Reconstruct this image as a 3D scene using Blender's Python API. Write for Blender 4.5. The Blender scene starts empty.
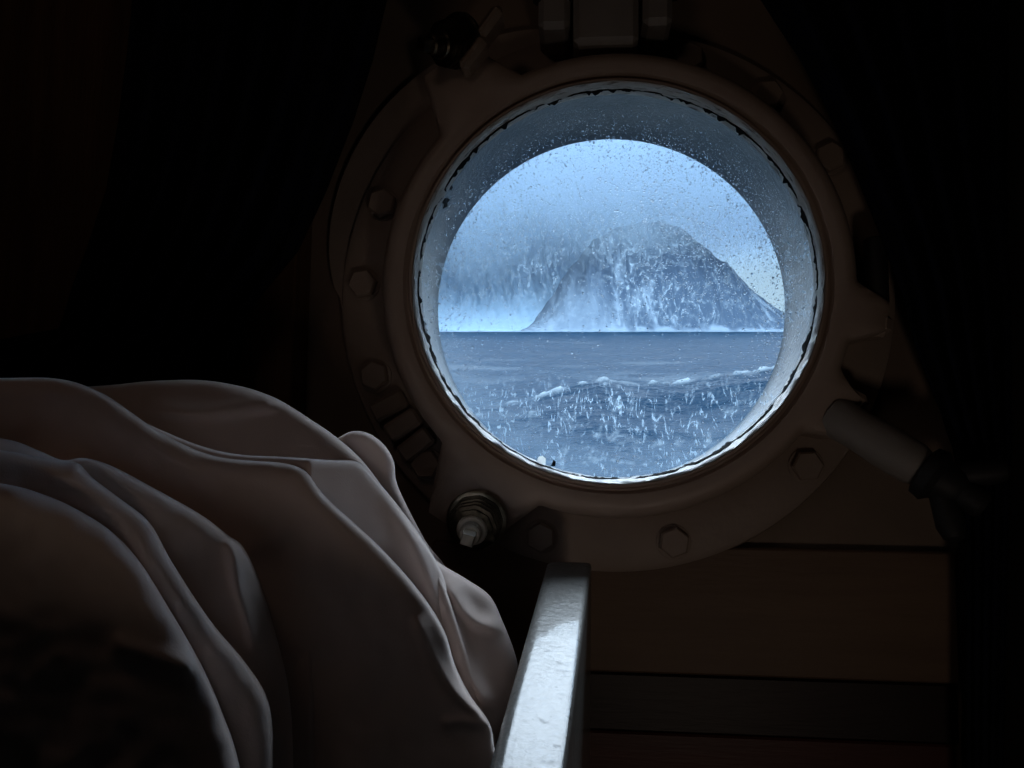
import bpy, math, random
import numpy as np
from mathutils import Matrix, Vector

random.seed(7)
rng = np.random.default_rng(11)
SC = bpy.context.scene
COL = SC.collection
R = math.radians

# ------------------------------------------------------------------ camera
F = 800.0                       # focal length in pixels of the 1024x768 frame
EYE = Vector((0.0, 0.0, 0.55))
PITCH = math.atan(56.0 / F)     # the sea horizon lies 56 px above the centre
cam_d = bpy.data.cameras.new('camera')
cam = bpy.data.objects.new('camera', cam_d)
COL.objects.link(cam)
cam_d.sensor_width = 36.0
cam_d.lens = F / 1024 * 36.0
cam_d.clip_start = 0.01
cam_d.clip_end = 20000
cam.location = EYE
cam.rotation_euler = (R(90) - PITCH, 0, 0)
SC.camera = cam
SC.view_settings.view_transform = 'Standard'
SC.view_settings.look = 'None'
SC.view_settings.exposure = 0.0
SC.view_settings.gamma = 1.0
SC.view_settings.use_curve_mapping = False

CX = Vector((1, 0, 0))
CF = Vector((0, math.cos(PITCH), -math.sin(PITCH)))
CU = Vector((0, math.sin(PITCH), math.cos(PITCH)))


def ray(px, py):                # direction through a pixel, depth 1
    return CF + CX * ((px - 512) / F) + CU * ((384 - py) / F)


def at_depth(px, py, d):
    return EYE + ray(px, py) * d


# ------------------------------------------------------------------ the hull frame: the ship's side flares outward
NOUT = ray(577, 458).normalized()
UX = Vector((NOUT.y, -NOUT.x, 0)).normalized()
VZ = UX.cross(NOUT)
GC = at_depth(614, 279, 0.812)   # centre of the port's inner rim
WF = Matrix((
    (UX.x, NOUT.x, VZ.x, GC.x),
    (UX.y, NOUT.y, VZ.y, GC.y),
    (UX.z, NOUT.z, VZ.z, GC.z),
    (0, 0, 0, 1)))
WFI = WF.inverted()


def wall(px, py, w):            # (u, v) on the hull-frame plane at offset w
    d = ray(px, py)
    p0 = GC + NOUT * w
    t = (p0 - EYE).dot(NOUT) / d.dot(NOUT)
    q = WFI @ (EYE + d * t)
    return q.x, q.z


# ------------------------------------------------------------------ mesh helper
class MB:
    def __init__(s):
        s.v = []
        s.f = []

    def add(s, vs, fs):
        n = len(s.v)
        s.v += [tuple(v) for v in vs]
        s.f += [tuple(i + n for i in f) for f in fs]
        return s

    def box(s, c, size, bev=0.0, rot=None):
        hx, hy, hz = size[0] / 2, size[1] / 2, size[2] / 2
        b = min(bev, hx * .9, hy * .9, hz * .9)
        pts = []
        if b <= 0:
            pts = [Vector((x, y, z)) for x in (-hx, hx) for y in (-hy, hy) for z in (-hz, hz)]
            fs = [(0, 1, 3, 2), (4, 6, 7, 5), (0, 4, 5, 1), (2, 3, 7, 6), (0, 2, 6, 4), (1, 5, 7, 3)]
        else:
            idx = {}
            for sx in (-1, 1):
                for sy in (-1, 1):
                    for sz in (-1, 1):
                        for a in range(3):
                            p = [sx * (hx - b), sy * (hy - b), sz * (hz - b)]
                            p[a] = (sx * hx, sy * hy, sz * hz)[a]
                            idx[sx, sy, sz, a] = len(pts)
                            pts.append(Vector(p))
            fs = []
            S = (-1, 1)
            for q in S:
                fs.append([idx[q, y, z, 0] for y, z in ((-1, -1), (1, -1), (1, 1), (-1, 1))])
                fs.append([idx[x, q, z, 1] for x, z in ((-1, -1), (1, -1), (1, 1), (-1, 1))])
                fs.append([idx[x, y, q, 2] for x, y in ((-1, -1), (1, -1), (1, 1), (-1, 1))])
            for a in S:
                for c2 in S:
                    fs.append([idx[a, c2, -1, 0], idx[a, c2, 1, 0], idx[a, c2, 1, 1], idx[a, c2, -1, 1]])
                    fs.append([idx[a, -1, c2, 0], idx[a, 1, c2, 0], idx[a, 1, c2, 2], idx[a, -1, c2, 2]])
                    fs.append([idx[-1, a, c2, 1], idx[1, a, c2, 1], idx[1, a, c2, 2], idx[-1, a, c2, 2]])
            for x in S:
                for y in S:
                    for z in S:
                        fs.append([idx[x, y, z, 0], idx[x, y, z, 1], idx[x, y, z, 2]])
        c = Vector(c)
        if rot is not None:
            pts = [rot @ p for p in pts]
        return s.add([p + c for p in pts], fs)

    def rev(s, base, axis, prof, seg=32, phase=0.0, flat=None, cap=True):
        """body of revolution: prof = [(r, h)...] along axis from base"""
        base = Vector(base)
        ax = Vector(axis).normalized()
        t = Vector((1, 0, 0)) if abs(ax.x) < .8 else Vector((0, 0, 1))
        a = (t - ax * t.dot(ax)).normalized()
        b = ax.cross(a)
        vs, fs = [], []
        for r, h in prof:
            for k in range(seg):
                th = 2 * math.pi * k / seg + phase
                rr = r if flat is None else r * flat(th)
                vs.append(base + ax * h + (a * math.cos(th) + b * math.sin(th)) * rr)
        for i in range(len(prof) - 1):
            for k in range(seg):
                k2 = (k + 1) % seg
                fs.append((i * seg + k, i * seg + k2, (i + 1) * seg + k2, (i + 1) * seg + k))
        if cap:
            fs.append(tuple(range(seg))[::-1])
            fs.append(tuple((len(prof) - 1) * seg + k for k in range(seg)))
        return s.add(vs, fs)

    def ring(s, prof, seg=192, rmod=None, closed=False):
        """hull-frame lathe about the y axis: prof = [(r, w, k)...]; k = share of rmod(theta) added to r"""
        vs, fs = [], []
        n = len(prof)
        for i in range(seg):
            th = 2 * math.pi * i / seg
            m = rmod(th) if rmod else 0.0
            for r, w, k in prof:
                rr = r + m * k
                vs.append((rr * math.cos(th), w, rr * math.sin(th)))
        for i in range(seg):
            j = (i + 1) % seg
            for q in range(n if closed else n - 1):
                q2 = (q + 1) % n
                fs.append((i * n + q, j * n + q, j * n + q2, i * n + q2))
        return s.add(vs, fs)

    def build(s, name, mat, parent=None, mw=None, smooth=True, angle=35, bevel=0, fix=True):
        me = bpy.data.meshes.new(name)
        me.from_pydata(s.v, [], s.f)
        if fix:
            import bmesh
            bm = bmesh.new()
            bm.from_mesh(me)
            bmesh.ops.recalc_face_normals(bm, faces=bm.faces)
            bm.to_mesh(me)
            bm.free()
        me.materials.append(mat)
        if smooth:
            me.polygons.foreach_set('use_smooth', [True] * len(me.polygons))
            try:
                me.set_sharp_from_angle(angle=R(angle))
            except Exception:
                pass
        me.update()
        o = bpy.data.objects.new(name, me)
        COL.objects.link(o)
        if parent is not None:
            o.parent = parent
        elif mw is not None:
            o.matrix_world = mw
        if bevel:
            m = o.modifiers.new('bevel', 'BEVEL')
            m.width = bevel
            m.segments = 2
            m.limit_method = 'ANGLE'
        return o


def empty(name, mw=None):
    o = bpy.data.objects.new(name, None)
    o.empty_display_size = .05
    COL.objects.link(o)
    if mw is not None:
        o.matrix_world = mw
    return o


def tag(o, label=None, cat=None, group=None, kind=None):
    for k, v in (('label', label), ('category', cat), ('group', group), ('kind', kind)):
        if v:
            o[k] = v
    return o


# ------------------------------------------------------------------ noise (numpy)
def _hash(ix, iy, seed):
    h = (ix.astype(np.int64) * 374761393 + iy.astype(np.int64) * 668265263 + seed * 974634777) & 0x7fffffff
    h = ((h ^ (h >> 13)) * 1274126177) & 0x7fffffff
    h = h ^ (h >> 16)
    return (h & 0xffff) / 65535.0


def vnoise(x, y, seed=0):
    x = np.asarray(x, float)
    y = np.asarray(y, float)
    ix, iy = np.floor(x), np.floor(y)
    fx, fy = x - ix, y - iy
    fx = fx * fx * fx * (fx * (fx * 6 - 15) + 10)
    fy = fy * fy * fy * (fy * (fy * 6 - 15) + 10)
    a, b = _hash(ix, iy, seed), _hash(ix + 1, iy, seed)
    c, d = _hash(ix, iy + 1, seed), _hash(ix + 1, iy + 1, seed)
    return (a * (1 - fx) + b * fx) * (1 - fy) + (c * (1 - fx) + d * fx) * fy


def fbm(x, y, o=5, seed=0, gain=.5):
    s, a, t = 0, 1.0, 0
    for k in range(o):
        s = s + a * vnoise(x * 2 ** k + 17.3 * k, y * 2 ** k - 9.1 * k, seed + k)
        t += a
        a *= gain
    return s / t


def ridged(x, y, o=5, seed=0):
    s, a, t = 0, 1.0, 0
    for k in range(o):
        s = s + a * (1 - np.abs(2 * vnoise(x * 2 ** k + 5.7 * k, y * 2 ** k + 3.3 * k, seed + k) - 1))
        t += a
        a *= .5
    return s / t


# ------------------------------------------------------------------ materials
def new_mat(name):
    m = bpy.data.materials.new(name)
    m.use_nodes = True
    nt = m.node_tree
    return m, nt, nt.nodes, nt.links, nt.nodes['Principled BSDF']


def paint(name, c1, c2, rough=.5, scale=8, bump=.0, bscale=60, metallic=0.0, spec=.5, stretch=(1, 1, 1), coat=0.0):
    m, nt, N, L, P = new_mat(name)
    tc = N.new('ShaderNodeTexCoord')
    mp = N.new('ShaderNodeMapping')
    mp.inputs['Scale'].default_value = stretch
    L.new(tc.outputs['Object'], mp.inputs['Vector'])
    nz = N.new('ShaderNodeTexNoise')
    nz.inputs['Scale'].default_value = scale
    nz.inputs['Detail'].default_value = 6
    L.new(mp.outputs[0], nz.inputs['Vector'])
    rp = N.new('ShaderNodeValToRGB')
    rp.color_ramp.elements[0].position = .35
    rp.color_ramp.elements[1].position = .7
    rp.color_ramp.elements[0].color = (*c1, 1)
    rp.color_ramp.elements[1].color = (*c2, 1)
    L.new(nz.outputs['Fac'], rp.inputs[0])
    L.new(rp.outputs[0], P.inputs['Base Color'])
    P.inputs['Roughness'].default_value = rough
    P.inputs['Metallic'].default_value = metallic
    P.inputs['Specular IOR Level'].default_value = spec
    P.inputs['Coat Weight'].default_value = coat
    if bump:
        n2 = N.new('ShaderNodeTexNoise')
        n2.inputs['Scale'].default_value = bscale
        n2.inputs['Detail'].default_value = 4
        L.new(mp.outputs[0], n2.inputs['Vector'])
        b = N.new('ShaderNodeBump')
        b.inputs['Strength'].default_value = bump
        b.inputs['Distance'].default_value = .002
        L.new(n2.outputs['Fac'], b.inputs['Height'])
        L.new(b.outputs[0], P.inputs['Normal'])
    return m


M_FRAME = paint('ring_paint', (.43, .33, .27), (.51, .41, .34), .42, 9, .35, 45)
M_FLANGE = paint('flange_paint', (.36, .28, .23), (.46, .365, .30), .5, 7, .4, 50)
M_HULLPAINT = paint('hull_paint', (.23, .17, .125), (.29, .215, .16), .6, 5, .3, 40)
M_HINGE = paint('hinge_paint', (.27, .25, .23), (.34, .31, .28), .5, 14, .3, 60)
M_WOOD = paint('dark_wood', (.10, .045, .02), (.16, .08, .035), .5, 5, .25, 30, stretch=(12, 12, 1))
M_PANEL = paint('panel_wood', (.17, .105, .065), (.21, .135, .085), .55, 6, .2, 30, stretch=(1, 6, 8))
M_RECESS_SHADE = paint('recess_shade_wood', (.015, .007, .005), (.022, .010, .007), .5, 6, .2, 30, stretch=(1, 6, 8))
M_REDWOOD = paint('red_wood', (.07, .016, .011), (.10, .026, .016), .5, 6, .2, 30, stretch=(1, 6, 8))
M_BLACK = paint('bulkhead_paint', (.02, .018, .018), (.03, .027, .026), .7, 4)
M_CEIL = paint('ceiling_paint', (.05, .045, .04), (.06, .055, .05), .8, 4)
M_CURTAIN = paint('curtain_cloth', (.004, .005, .011), (.008, .010, .020), .9, 40, .4, 400, spec=.1)
M_STEEL = paint('bolt_metal', (.30, .26, .19), (.55, .50, .40), .28, 60, .5, 120, metallic=1.0)
M_DARKNUT = paint('dark_nut_metal', (.05, .042, .03), (.16, .13, .09), .3, 90, .7, 150, metallic=.9)
M_STUD = paint('stud_metal', (.5, .46, .38), (.75, .70, .6), .45, 60, .3, 120, metallic=.35)
M_RUBBER = paint('black_rubber', (.012, .012, .014), (.02, .02, .022), .6, 30)
M_SEALANT = paint('black_sealant', (.003, .003, .004), (.008, .007, .007), .8, 60, spec=.08)


# chipped white paint of the inner lip: long black cracks following the rim
def mat_lip():
    m, nt, N, L, P = new_mat('chipped_lip_paint')
    tc = N.new('ShaderNodeTexCoord')
    sp = N.new('ShaderNodeSeparateXYZ')
    L.new(tc.outputs['Object'], sp.inputs[0])
    an = N.new('ShaderNodeMath'); an.operation = 'ARCTAN2'
    L.new(sp.outputs['Z'], an.inputs[0]); L.new(sp.outputs['X'], an.inputs[1])
    sn = N.new('ShaderNodeMath'); sn.operation = 'MULTIPLY'; sn.inputs[1].default_value = 7
    L.new(an.outputs[0], sn.inputs[0])
    wy = N.new('ShaderNodeMath'); wy.operation = 'MULTIPLY'; wy.inputs[1].default_value = 260
    L.new(sp.outputs['Y'], wy.inputs[0])
    cb = N.new('ShaderNodeCombineXYZ')
    L.new(sn.outputs[0], cb.inputs[0]); L.new(wy.outputs[0], cb.inputs[1])
    nz = N.new('ShaderNodeTexNoise'); nz.inputs['Scale'].default_value = 1.3; nz.inputs['Detail'].default_value = 8
    nz.inputs['Roughness'].default_value = .65
    L.new(cb.outputs[0], nz.inputs['Vector'])
    rp = N.new('ShaderNodeValToRGB')
    e = rp.color_ramp.elements
    e[0].position = .33; e[0].color = (.03, .028, .03, 1)
    e[1].position = .46; e[1].color = (.78, .79, .78, 1)
    x = rp.color_ramp.elements.new(.40); x.color = (.42, .41, .40, 1)
    L.new(nz.outputs['Fac'], rp.inputs[0])
    L.new(rp.outputs[0], P.inputs['Base Color'])
    P.inputs['Roughness'].default_value = .55
    b = N.new('ShaderNodeBump'); b.inputs['Strength'].default_value = .35; b.inputs['Distance'].default_value = .003
    L.new(nz.outputs['Fac'], b.inputs['Height']); L.new(b.outputs[0], P.inputs['Normal'])
    P.inputs['Coat Weight'].default_value = .55; P.inputs['Coat Roughness'].default_value = .2; P.inputs['Coat IOR'].default_value = 1.6
    tl = N.new('ShaderNodeBsdfTranslucent'); L.new(rp.outputs[0], tl.inputs[0])
    mx = N.new('ShaderNodeMixShader'); mx.inputs[0].default_value = .20
    L.new(P.outputs[0], mx.inputs[1]); L.new(tl.outputs[0], mx.inputs[2])
    L.new(mx.outputs[0], N['Material Output'].inputs[0])
    return m


M_LIP = mat_lip()
M_TUBE = paint('spigot_paint', (.15, .155, .158), (.225, .23, .235), .4, 30, .5, 160)


# window pane: clear glass with dried salt and spray runs on it
def mat_glass():
    m, nt, N, L, P = new_mat('pane_glass')
    N.remove(P)
    out = N['Material Output']
    tc = N.new('ShaderNodeTexCoord')

    def math_(op, a, b=None, c=None, clamp=False):
        n = N.new('ShaderNodeMath'); n.operation = op; n.use_clamp = clamp
        for i, x in enumerate((a, b, c)):
            if x is None:
                continue
            if isinstance(x, (int, float)):
                n.inputs[i].default_value = x
            else:
                L.new(x, n.inputs[i])
        return n.outputs[0]

    def noise(scale, stretch, detail=5, off=(0, 0, 0), dist=0.0):
        mp = N.new('ShaderNodeMapping')
        mp.inputs['Scale'].default_value = stretch
        mp.inputs['Location'].default_value = off
        L.new(tc.outputs['Object'], mp.inputs['Vector'])
        n = N.new('ShaderNodeTexNoise')
        n.inputs['Scale'].default_value = scale
        n.inputs['Detail'].default_value = detail
        n.inputs['Distortion'].default_value = dist
        L.new(mp.outputs[0], n.inputs['Vector'])
        return n.outputs['Fac']

    def smooth(x, a, b):
        n = N.new('ShaderNodeMapRange'); n.interpolation_type = 'SMOOTHSTEP'
        n.inputs['From Min'].default_value = a; n.inputs['From Max'].default_value = b
        L.new(x, n.inputs['Value'])
        return n.outputs[0]

    sp = N.new('ShaderNodeSeparateXYZ')
    L.new(tc.outputs['Object'], sp.inputs[0])
    u, v = sp.outputs['X'], sp.outputs['Z']
    # runs: thin wandering lines, nearly vertical
    run = noise(115, (1, 0, .26), 4, (0, 0, 0), 1.2)
    run = math_('ABSOLUTE', math_('SUBTRACT', run, .5))
    run = smooth(run, .045, .0)
    brk = smooth(noise(240, (1, 0, .7), 4, (3, 0, 1)), .44, .60)
    run = math_('MULTIPLY', run, math_('ADD', brk, .12, clamp=True))
    low = smooth(v, -.085, -.125)
    patch = smooth(noise(14, (1, 0, 1), 3, (7, 0, 2)), .36, .62)
    mid = math_('MULTIPLY', math_('MULTIPLY', smooth(v, -.06, -.03), smooth(v, .11, .03)), 1.25)
    lm = math_('ADD', math_('MULTIPLY', low, math_('ADD', math_('MULTIPLY', patch, .55), .6)), math_('MULTIPLY', math_('MULTIPLY', mid, patch), .25))
    f_run = math_('MULTIPLY', math_('MULTIPLY', run, lm), .7)
    lace = math_('ABSOLUTE', math_('SUBTRACT', noise(95, (1, 0, .55), 7, (4, 0, 4), .6), .5))
    lace = math_('MULTIPLY', smooth(lace, .085, .0), math_('MULTIPLY', mid, math_('ADD', math_('MULTIPLY', patch, .7), .3)))
    f_run = math_('MAXIMUM', f_run, math_('MULTIPLY', math_('MULTIPLY', lace, math_('ADD', math_('MULTIPLY', smooth(noise(300, (1, 0, .8), 5, (2, 0, 6)), .42, .62), .8), .2)), .5))
    # specks
    sk = smooth(noise(420, (1, 0, 1), 2, (1, 0, 9)), .66, .74)
    f_sk = math_('MULTIPLY', math_('MULTIPLY', sk, lm), .5)
    # hazy residue along the lower edge and lower left
    r2 = math_('SQRT', math_('ADD', math_('MULTIPLY', u, u), math_('MULTIPLY', v, v)))
    edge = smooth(r2, .145, .200)
    lowl = smooth(math_('ADD', v, math_('MULTIPLY', u, .45)), -.06, -.16)
    bot = smooth(v, -.09, -.18)
    hz = math_('MULTIPLY', edge, math_('MAXIMUM', lowl, math_('MULTIPLY', bot, .9)))
    hz = math_('MULTIPLY', hz, math_('ADD', math_('MULTIPLY', noise(40, (1, 0, 1), 5, (5, 0, 5)), .6), .25))
    hz = math_('ADD', math_('MULTIPLY', hz, .28), .004)
    fac = math_('MAXIMUM', math_('MAXIMUM', f_run, f_sk), hz, clamp=True)
    # only the outer face carries the salt
    geo = N.new('ShaderNodeNewGeometry')
    outer = smooth(sp.outputs['Y'], .0165, .0175)
    fac = math_('MULTIPLY', fac, outer)
    tr = N.new('ShaderNodeBsdfTransparent'); tr.inputs[0].default_value = (.96, .98, 1, 1)
    gl = N.new('ShaderNodeBsdfGlossy'); gl.inputs['Roughness'].default_value = .03
    fr = N.new('ShaderNodeFresnel'); fr.inputs[0].default_value = 1.25
    mx = N.new('ShaderNodeMixShader')
    L.new(fr.outputs[0], mx.inputs[0]); L.new(tr.outputs[0], mx.inputs[1]); L.new(gl.outputs[0], mx.inputs[2])
    tl = N.new('ShaderNodeBsdfTranslucent'); tl.inputs[0].default_value = (.33, .45, .56, 1)
    m2 = N.new('ShaderNodeMixShader')
    L.new(fac, m2.inputs[0]); L.new(mx.outputs[0], m2.inputs[1]); L.new(tl.outputs[0], m2.inputs[2])
    L.new(m2.outputs[0], out.inputs[0])
    return m


M_GLASS = mat_glass()


def mat_chip():
    m, nt, N, L, P = new_mat('white_flake')
    P.inputs['Base Color'].default_value = (.8, .8, .76, 1)
    t = N.new('ShaderNodeBsdfTranslucent'); t.inputs[0].default_value = (.97, .97, .94, 1)
    x = N.new('ShaderNodeMixShader'); x.inputs[0].default_value = .9
    L.new(P.outputs[0], x.inputs[1]); L.new(t.outputs[0], x.inputs[2]); L.new(x.outputs[0], N['Material Output'].inputs[0])
    return m


M_CHIP = mat_chip()


def mat_water_drop():
    m, nt, N, L, P = new_mat('water_drop')
    N.remove(P)
    g = N.new('ShaderNodeBsdfGlass')
    g.inputs['IOR'].default_value = 1.33
    g.inputs['Roughness'].default_value = .02
    L.new(g.outputs[0], N['Material Output'].inputs[0])
    return m


M_DROP = mat_water_drop()


def mat_duvet():
    m, nt, N, L, P = new_mat('duvet_cotton')
    tc = N.new('ShaderNodeTexCoord')
    nz = N.new('ShaderNodeTexNoise'); nz.inputs['Scale'].default_value = 900; nz.inputs['Detail'].default_value = 3
    L.new(tc.outputs['Object'], nz.inputs['Vector'])
    b = N.new('ShaderNodeBump'); b.inputs['Strength'].default_value = .12; b.inputs['Distance'].default_value = .001
    L.new(nz.outputs['Fac'], b.inputs['Height'])
    L.new(b.outputs[0], P.inputs['Normal'])
    P.inputs['Base Color'].default_value = (.86, .70, .635, 1)
    P.inputs['Roughness'].default_value = .9
    P.inputs['Specular IOR Level'].default_value = .1
    P.inputs['Sheen Weight'].default_value = 1.0
    P.inputs['Sheen Roughness'].default_value = .35
    P.inputs['Sheen Tint'].default_value = (1, .93, .92, 1)
    return m


M_DUVET = mat_duvet()


def mat_board():
    m, nt, N, L, P = new_mat('gloss_white_paint')
    tc = N.new('ShaderNodeTexCoord')
    nz = N.new('ShaderNodeTexNoise'); nz.inputs['Scale'].default_value = 190; nz.inputs['Detail'].default_value = 3
    L.new(tc.outputs['Object'], nz.inputs['Vector'])
    n2 = N.new('ShaderNodeTexNoise'); n2.inputs['Scale'].default_value = 45; n2.inputs['Detail'].default_value = 2
    L.new(tc.outputs['Object'], n2.inputs['Vector'])
    ad = N.new('ShaderNodeMath'); ad.operation = 'ADD'
    L.new(nz.outputs['Fac'], ad.inputs[0]); L.new(n2.outputs['Fac'], ad.inputs[1])
    b = N.new('ShaderNodeBump'); b.inputs['Strength'].default_value = .45; b.inputs['Distance'].default_value = .0013
    L.new(ad.outputs[0], b.inputs['Height'])
    L.new(b.outputs[0], P.inputs['Normal'])
    n3 = N.new('ShaderNodeTexNoise'); n3.inputs['Scale'].default_value = 120; n3.inputs['Detail'].default_value = 6
    L.new(tc.outputs['Object'], n3.inputs['Vector'])
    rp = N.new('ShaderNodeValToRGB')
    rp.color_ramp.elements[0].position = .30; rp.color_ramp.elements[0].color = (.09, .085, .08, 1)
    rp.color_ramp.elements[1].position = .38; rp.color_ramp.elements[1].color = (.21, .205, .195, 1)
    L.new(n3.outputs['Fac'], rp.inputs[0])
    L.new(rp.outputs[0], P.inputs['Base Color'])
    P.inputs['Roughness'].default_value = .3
    P.inputs['Specular IOR Level'].default_value = .12
    n4 = N.new('ShaderNodeTexNoise'); n4.inputs['Scale'].default_value = 150; n4.inputs['Detail'].default_value = 5
    L.new(tc.outputs['Object'], n4.inputs['Vector'])
    r4 = N.new('ShaderNodeMapRange'); r4.inputs['From Min'].default_value = .29; r4.inputs['From Max'].default_value = .40
    r4.inputs['To Min'].default_value = .12; r4.inputs['To Max'].default_value = .40
    L.new(n4.outputs['Fac'], r4.inputs['Value']); L.new(r4.outputs[0], P.inputs['Coat Weight'])
    P.inputs['Coat Roughness'].default_value = .06
    P.inputs['Coat IOR'].default_value = 1.5
    return m


M_BOARD = mat_board()


def mat_sea():
    m, nt, N, L, P = new_mat('sea_water')
    at = N.new('ShaderNodeAttribute'); at.attribute_name = 'foam'
    mx = N.new('ShaderNodeMixRGB')
    mx.inputs[1].default_value = (.0002, .0062, .0150, 1)
    mx.inputs[2].default_value = (.08, .105, .125, 1)
    L.new(at.outputs['Fac'], mx.inputs[0])
    L.new(mx.outputs[0], P.inputs['Base Color'])
    rr = N.new('ShaderNodeMapRange')
    rr.inputs['To Min'].default_value = .34; rr.inputs['To Max'].default_value = .9
    L.new(at.outputs['Fac'], rr.inputs['Value']); L.new(rr.outputs[0], P.inputs['Roughness'])
    P.inputs['IOR'].default_value = 1.05
    P.inputs['Specular IOR Level'].default_value = .5
    tc = N.new('ShaderNodeTexCoord')
    mp = N.new('ShaderNodeMapping'); mp.inputs['Scale'].default_value = (.5, 1, 1)
    L.new(tc.outputs['Object'], mp.inputs['Vector'])
    nz = N.new('ShaderNodeTexNoise'); nz.inputs['Scale'].default_value = 1.1; nz.inputs['Detail'].default_value = 7
    nz.inputs['Roughness'].default_value = .6
    L.new(mp.outputs[0], nz.inputs['Vector'])
    b = N.new('ShaderNodeBump'); b.inputs['Strength'].default_value = .8; b.inputs['Distance'].default_value = .35
    L.new(nz.outputs['Fac'], b.inputs['Height']); L.new(b.outputs[0], P.inputs['Normal'])
    return m


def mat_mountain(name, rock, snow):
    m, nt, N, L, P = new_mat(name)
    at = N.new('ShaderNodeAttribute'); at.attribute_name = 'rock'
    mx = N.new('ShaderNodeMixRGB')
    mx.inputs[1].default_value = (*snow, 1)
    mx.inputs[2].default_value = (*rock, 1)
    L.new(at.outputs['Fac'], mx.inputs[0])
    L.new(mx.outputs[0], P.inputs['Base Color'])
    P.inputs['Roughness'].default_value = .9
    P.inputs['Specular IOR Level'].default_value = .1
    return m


# ------------------------------------------------------------------ world: overcast sky, brighter overhead
wd = bpy.data.worlds.new('overcast_sky')
SC.world = wd
wd.use_nodes = True
N, L = wd.node_tree.nodes, wd.node_tree.links
bg = N['Background']
tc = N.new('ShaderNodeTexCoord')
sp = N.new('ShaderNodeSeparateXYZ')
L.new(tc.outputs['Generated'], sp.inputs[0])
rp = N.new('ShaderNodeValToRGB')
L.new(sp.outputs['Z'], rp.inputs[0])
e = rp.color_ramp.elements
e[0].position = 0.0; e[0].color = (.52, .72, .84, 1)
e[1].position = 1.0; e[1].color = (13.2, 15.2, 17.0, 1)
x = e.new(.10); x.color = (.40, .61, .81, 1)
x = e.new(.24); x.color = (.275, .425, .65, 1)
x = e.new(.34); x.color = (6.4, 7.5, 8.5, 1)
x = e.new(.55); x.color = (12.6, 14.5, 16.2, 1)
L.new(rp.outputs[0], bg.inputs[0])
bg.inputs[1].default_value = 1.0

# ------------------------------------------------------------------ setting: hull side with the round hole, bulkheads, deck, deckhead
W_WALL = .085
HULL_OUT = .142
TUBE_R = .2065


def slab_with_hole(u0, u1, v0, v1, w0, w1, r, seg=96):
    mb = MB()
    vs, fs = [], []
    for w in (w0, w1):
        for i in range(seg):
            th = 2 * math.pi * i / seg
            c, s = math.cos(th), math.sin(th)
            vs.append((r * c, w, r * s))
        for i in range(seg):
            th = 2 * math.pi * i / seg
            c, s = math.cos(th), math.sin(th)
            t = 1e9
            if c > 1e-9: t = min(t, u1 / c)
            if c < -1e-9: t = min(t, u0 / c)
            if s > 1e-9: t = min(t, v1 / s)
            if s < -1e-9: t = min(t, v0 / s)
            vs.append((t * c, w, t * s))
    # square the corners
    for side in (0, 1):
        b = side * 2 * seg + seg
        for cu, cv in ((u0, v0), (u0, v1), (u1, v0), (u1, v1)):
            k = min(range(seg), key=lambda i: (vs[b + i][0] - cu) ** 2 + (vs[b + i][2] - cv) ** 2)
            vs[b + k] = (cu, vs[b + k][1], cv)
    S = seg
    for i in range(S):
        j = (i + 1) % S
        fs.append((i, j, S + j, S + i))
        fs.append((2 * S + i, 3 * S + i, 3 * S + j, 2 * S + j))
        fs.append((i, 2 * S + i, 2 * S + j, j))
        fs.append((S + i, S + j, 3 * S + j, 3 * S + i))
    return mb.add(vs, fs)


hull = slab_with_hole(-1.35, .62, -.72, .72, W_WALL, HULL_OUT, TUBE_R + .003).build('wall_front', M_HULLPAINT, mw=WF)
tag(hull, kind='structure')


def struct(name, mb, mat, mw=None, **k):
    o = mb.build(name, mat, mw=mw, **k)
    return tag(o, kind='structure')


X0, X1, Y0 = -1.1, .488, -1.3
CEIL = 1.30
struct('floor', MB().box(((X0 + X1) / 2, -.15, -.02), (X1 - X0 + .2, 2.4, .04)), M_BLACK)
struct('ceiling', MB().box(((X0 + X1) / 2, -.1, CEIL + .02), (X1 - X0 + .2, 2.6, .04)), M_CEIL)
struct('wall_right', MB().box((X1 + .02, -.1, .65), (.04, 2.5, 1.34)), M_BLACK)
struct('wall_left', MB().box((X0 - .02, -.1, .65), (.04, 2.5, 1.34)), M_BLACK)
struct('wall_back', MB().box(((X0 + X1) / 2, Y0, .65), (X1 - X0, .04, 1.34)), M_CEIL)


def panel(name, px0, px1, pyt, pyb, w0, w1, mat, bev=.002):
    """upright board on the hull side; outline given by what it spans at its front face w0"""
    u0, _ = wall(px0, (pyt + pyb) / 2, w0)
    u1, _ = wall(px1, (pyt + pyb) / 2, w0)
    pm = (px0 + px1) / 2
    _, vt = wall(pm, pyt, w0)
    _, vb = wall(pm, pyb, w0)
    mb = MB().box(((u0 + u1) / 2, (w0 + w1) / 2, (vt + vb) / 2), (u1 - u0, w1 - w0, vt - vb), bev)
    return struct(name, mb, mat, mw=WF)


# lining left of the port: dark wood, standing proud of the hull plate
panel('wall_lining', -420, 295, -330, 905, .035, W_WALL, M_WOOD)
# boxed ledge under the port and the wood below it
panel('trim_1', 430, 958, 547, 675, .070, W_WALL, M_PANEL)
panel('trim_3', 430, 958, 676, 734, .081, W_WALL, M_RECESS_SHADE)  # strip under the ledge, the recess's shade put into its near-black colour
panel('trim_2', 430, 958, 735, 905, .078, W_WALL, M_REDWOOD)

# ------------------------------------------------------------------ the porthole
port = empty('porthole', WF)
tag(port, 'round cream painted steel porthole with bolted flange looking out on the sea', 'porthole')


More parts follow.
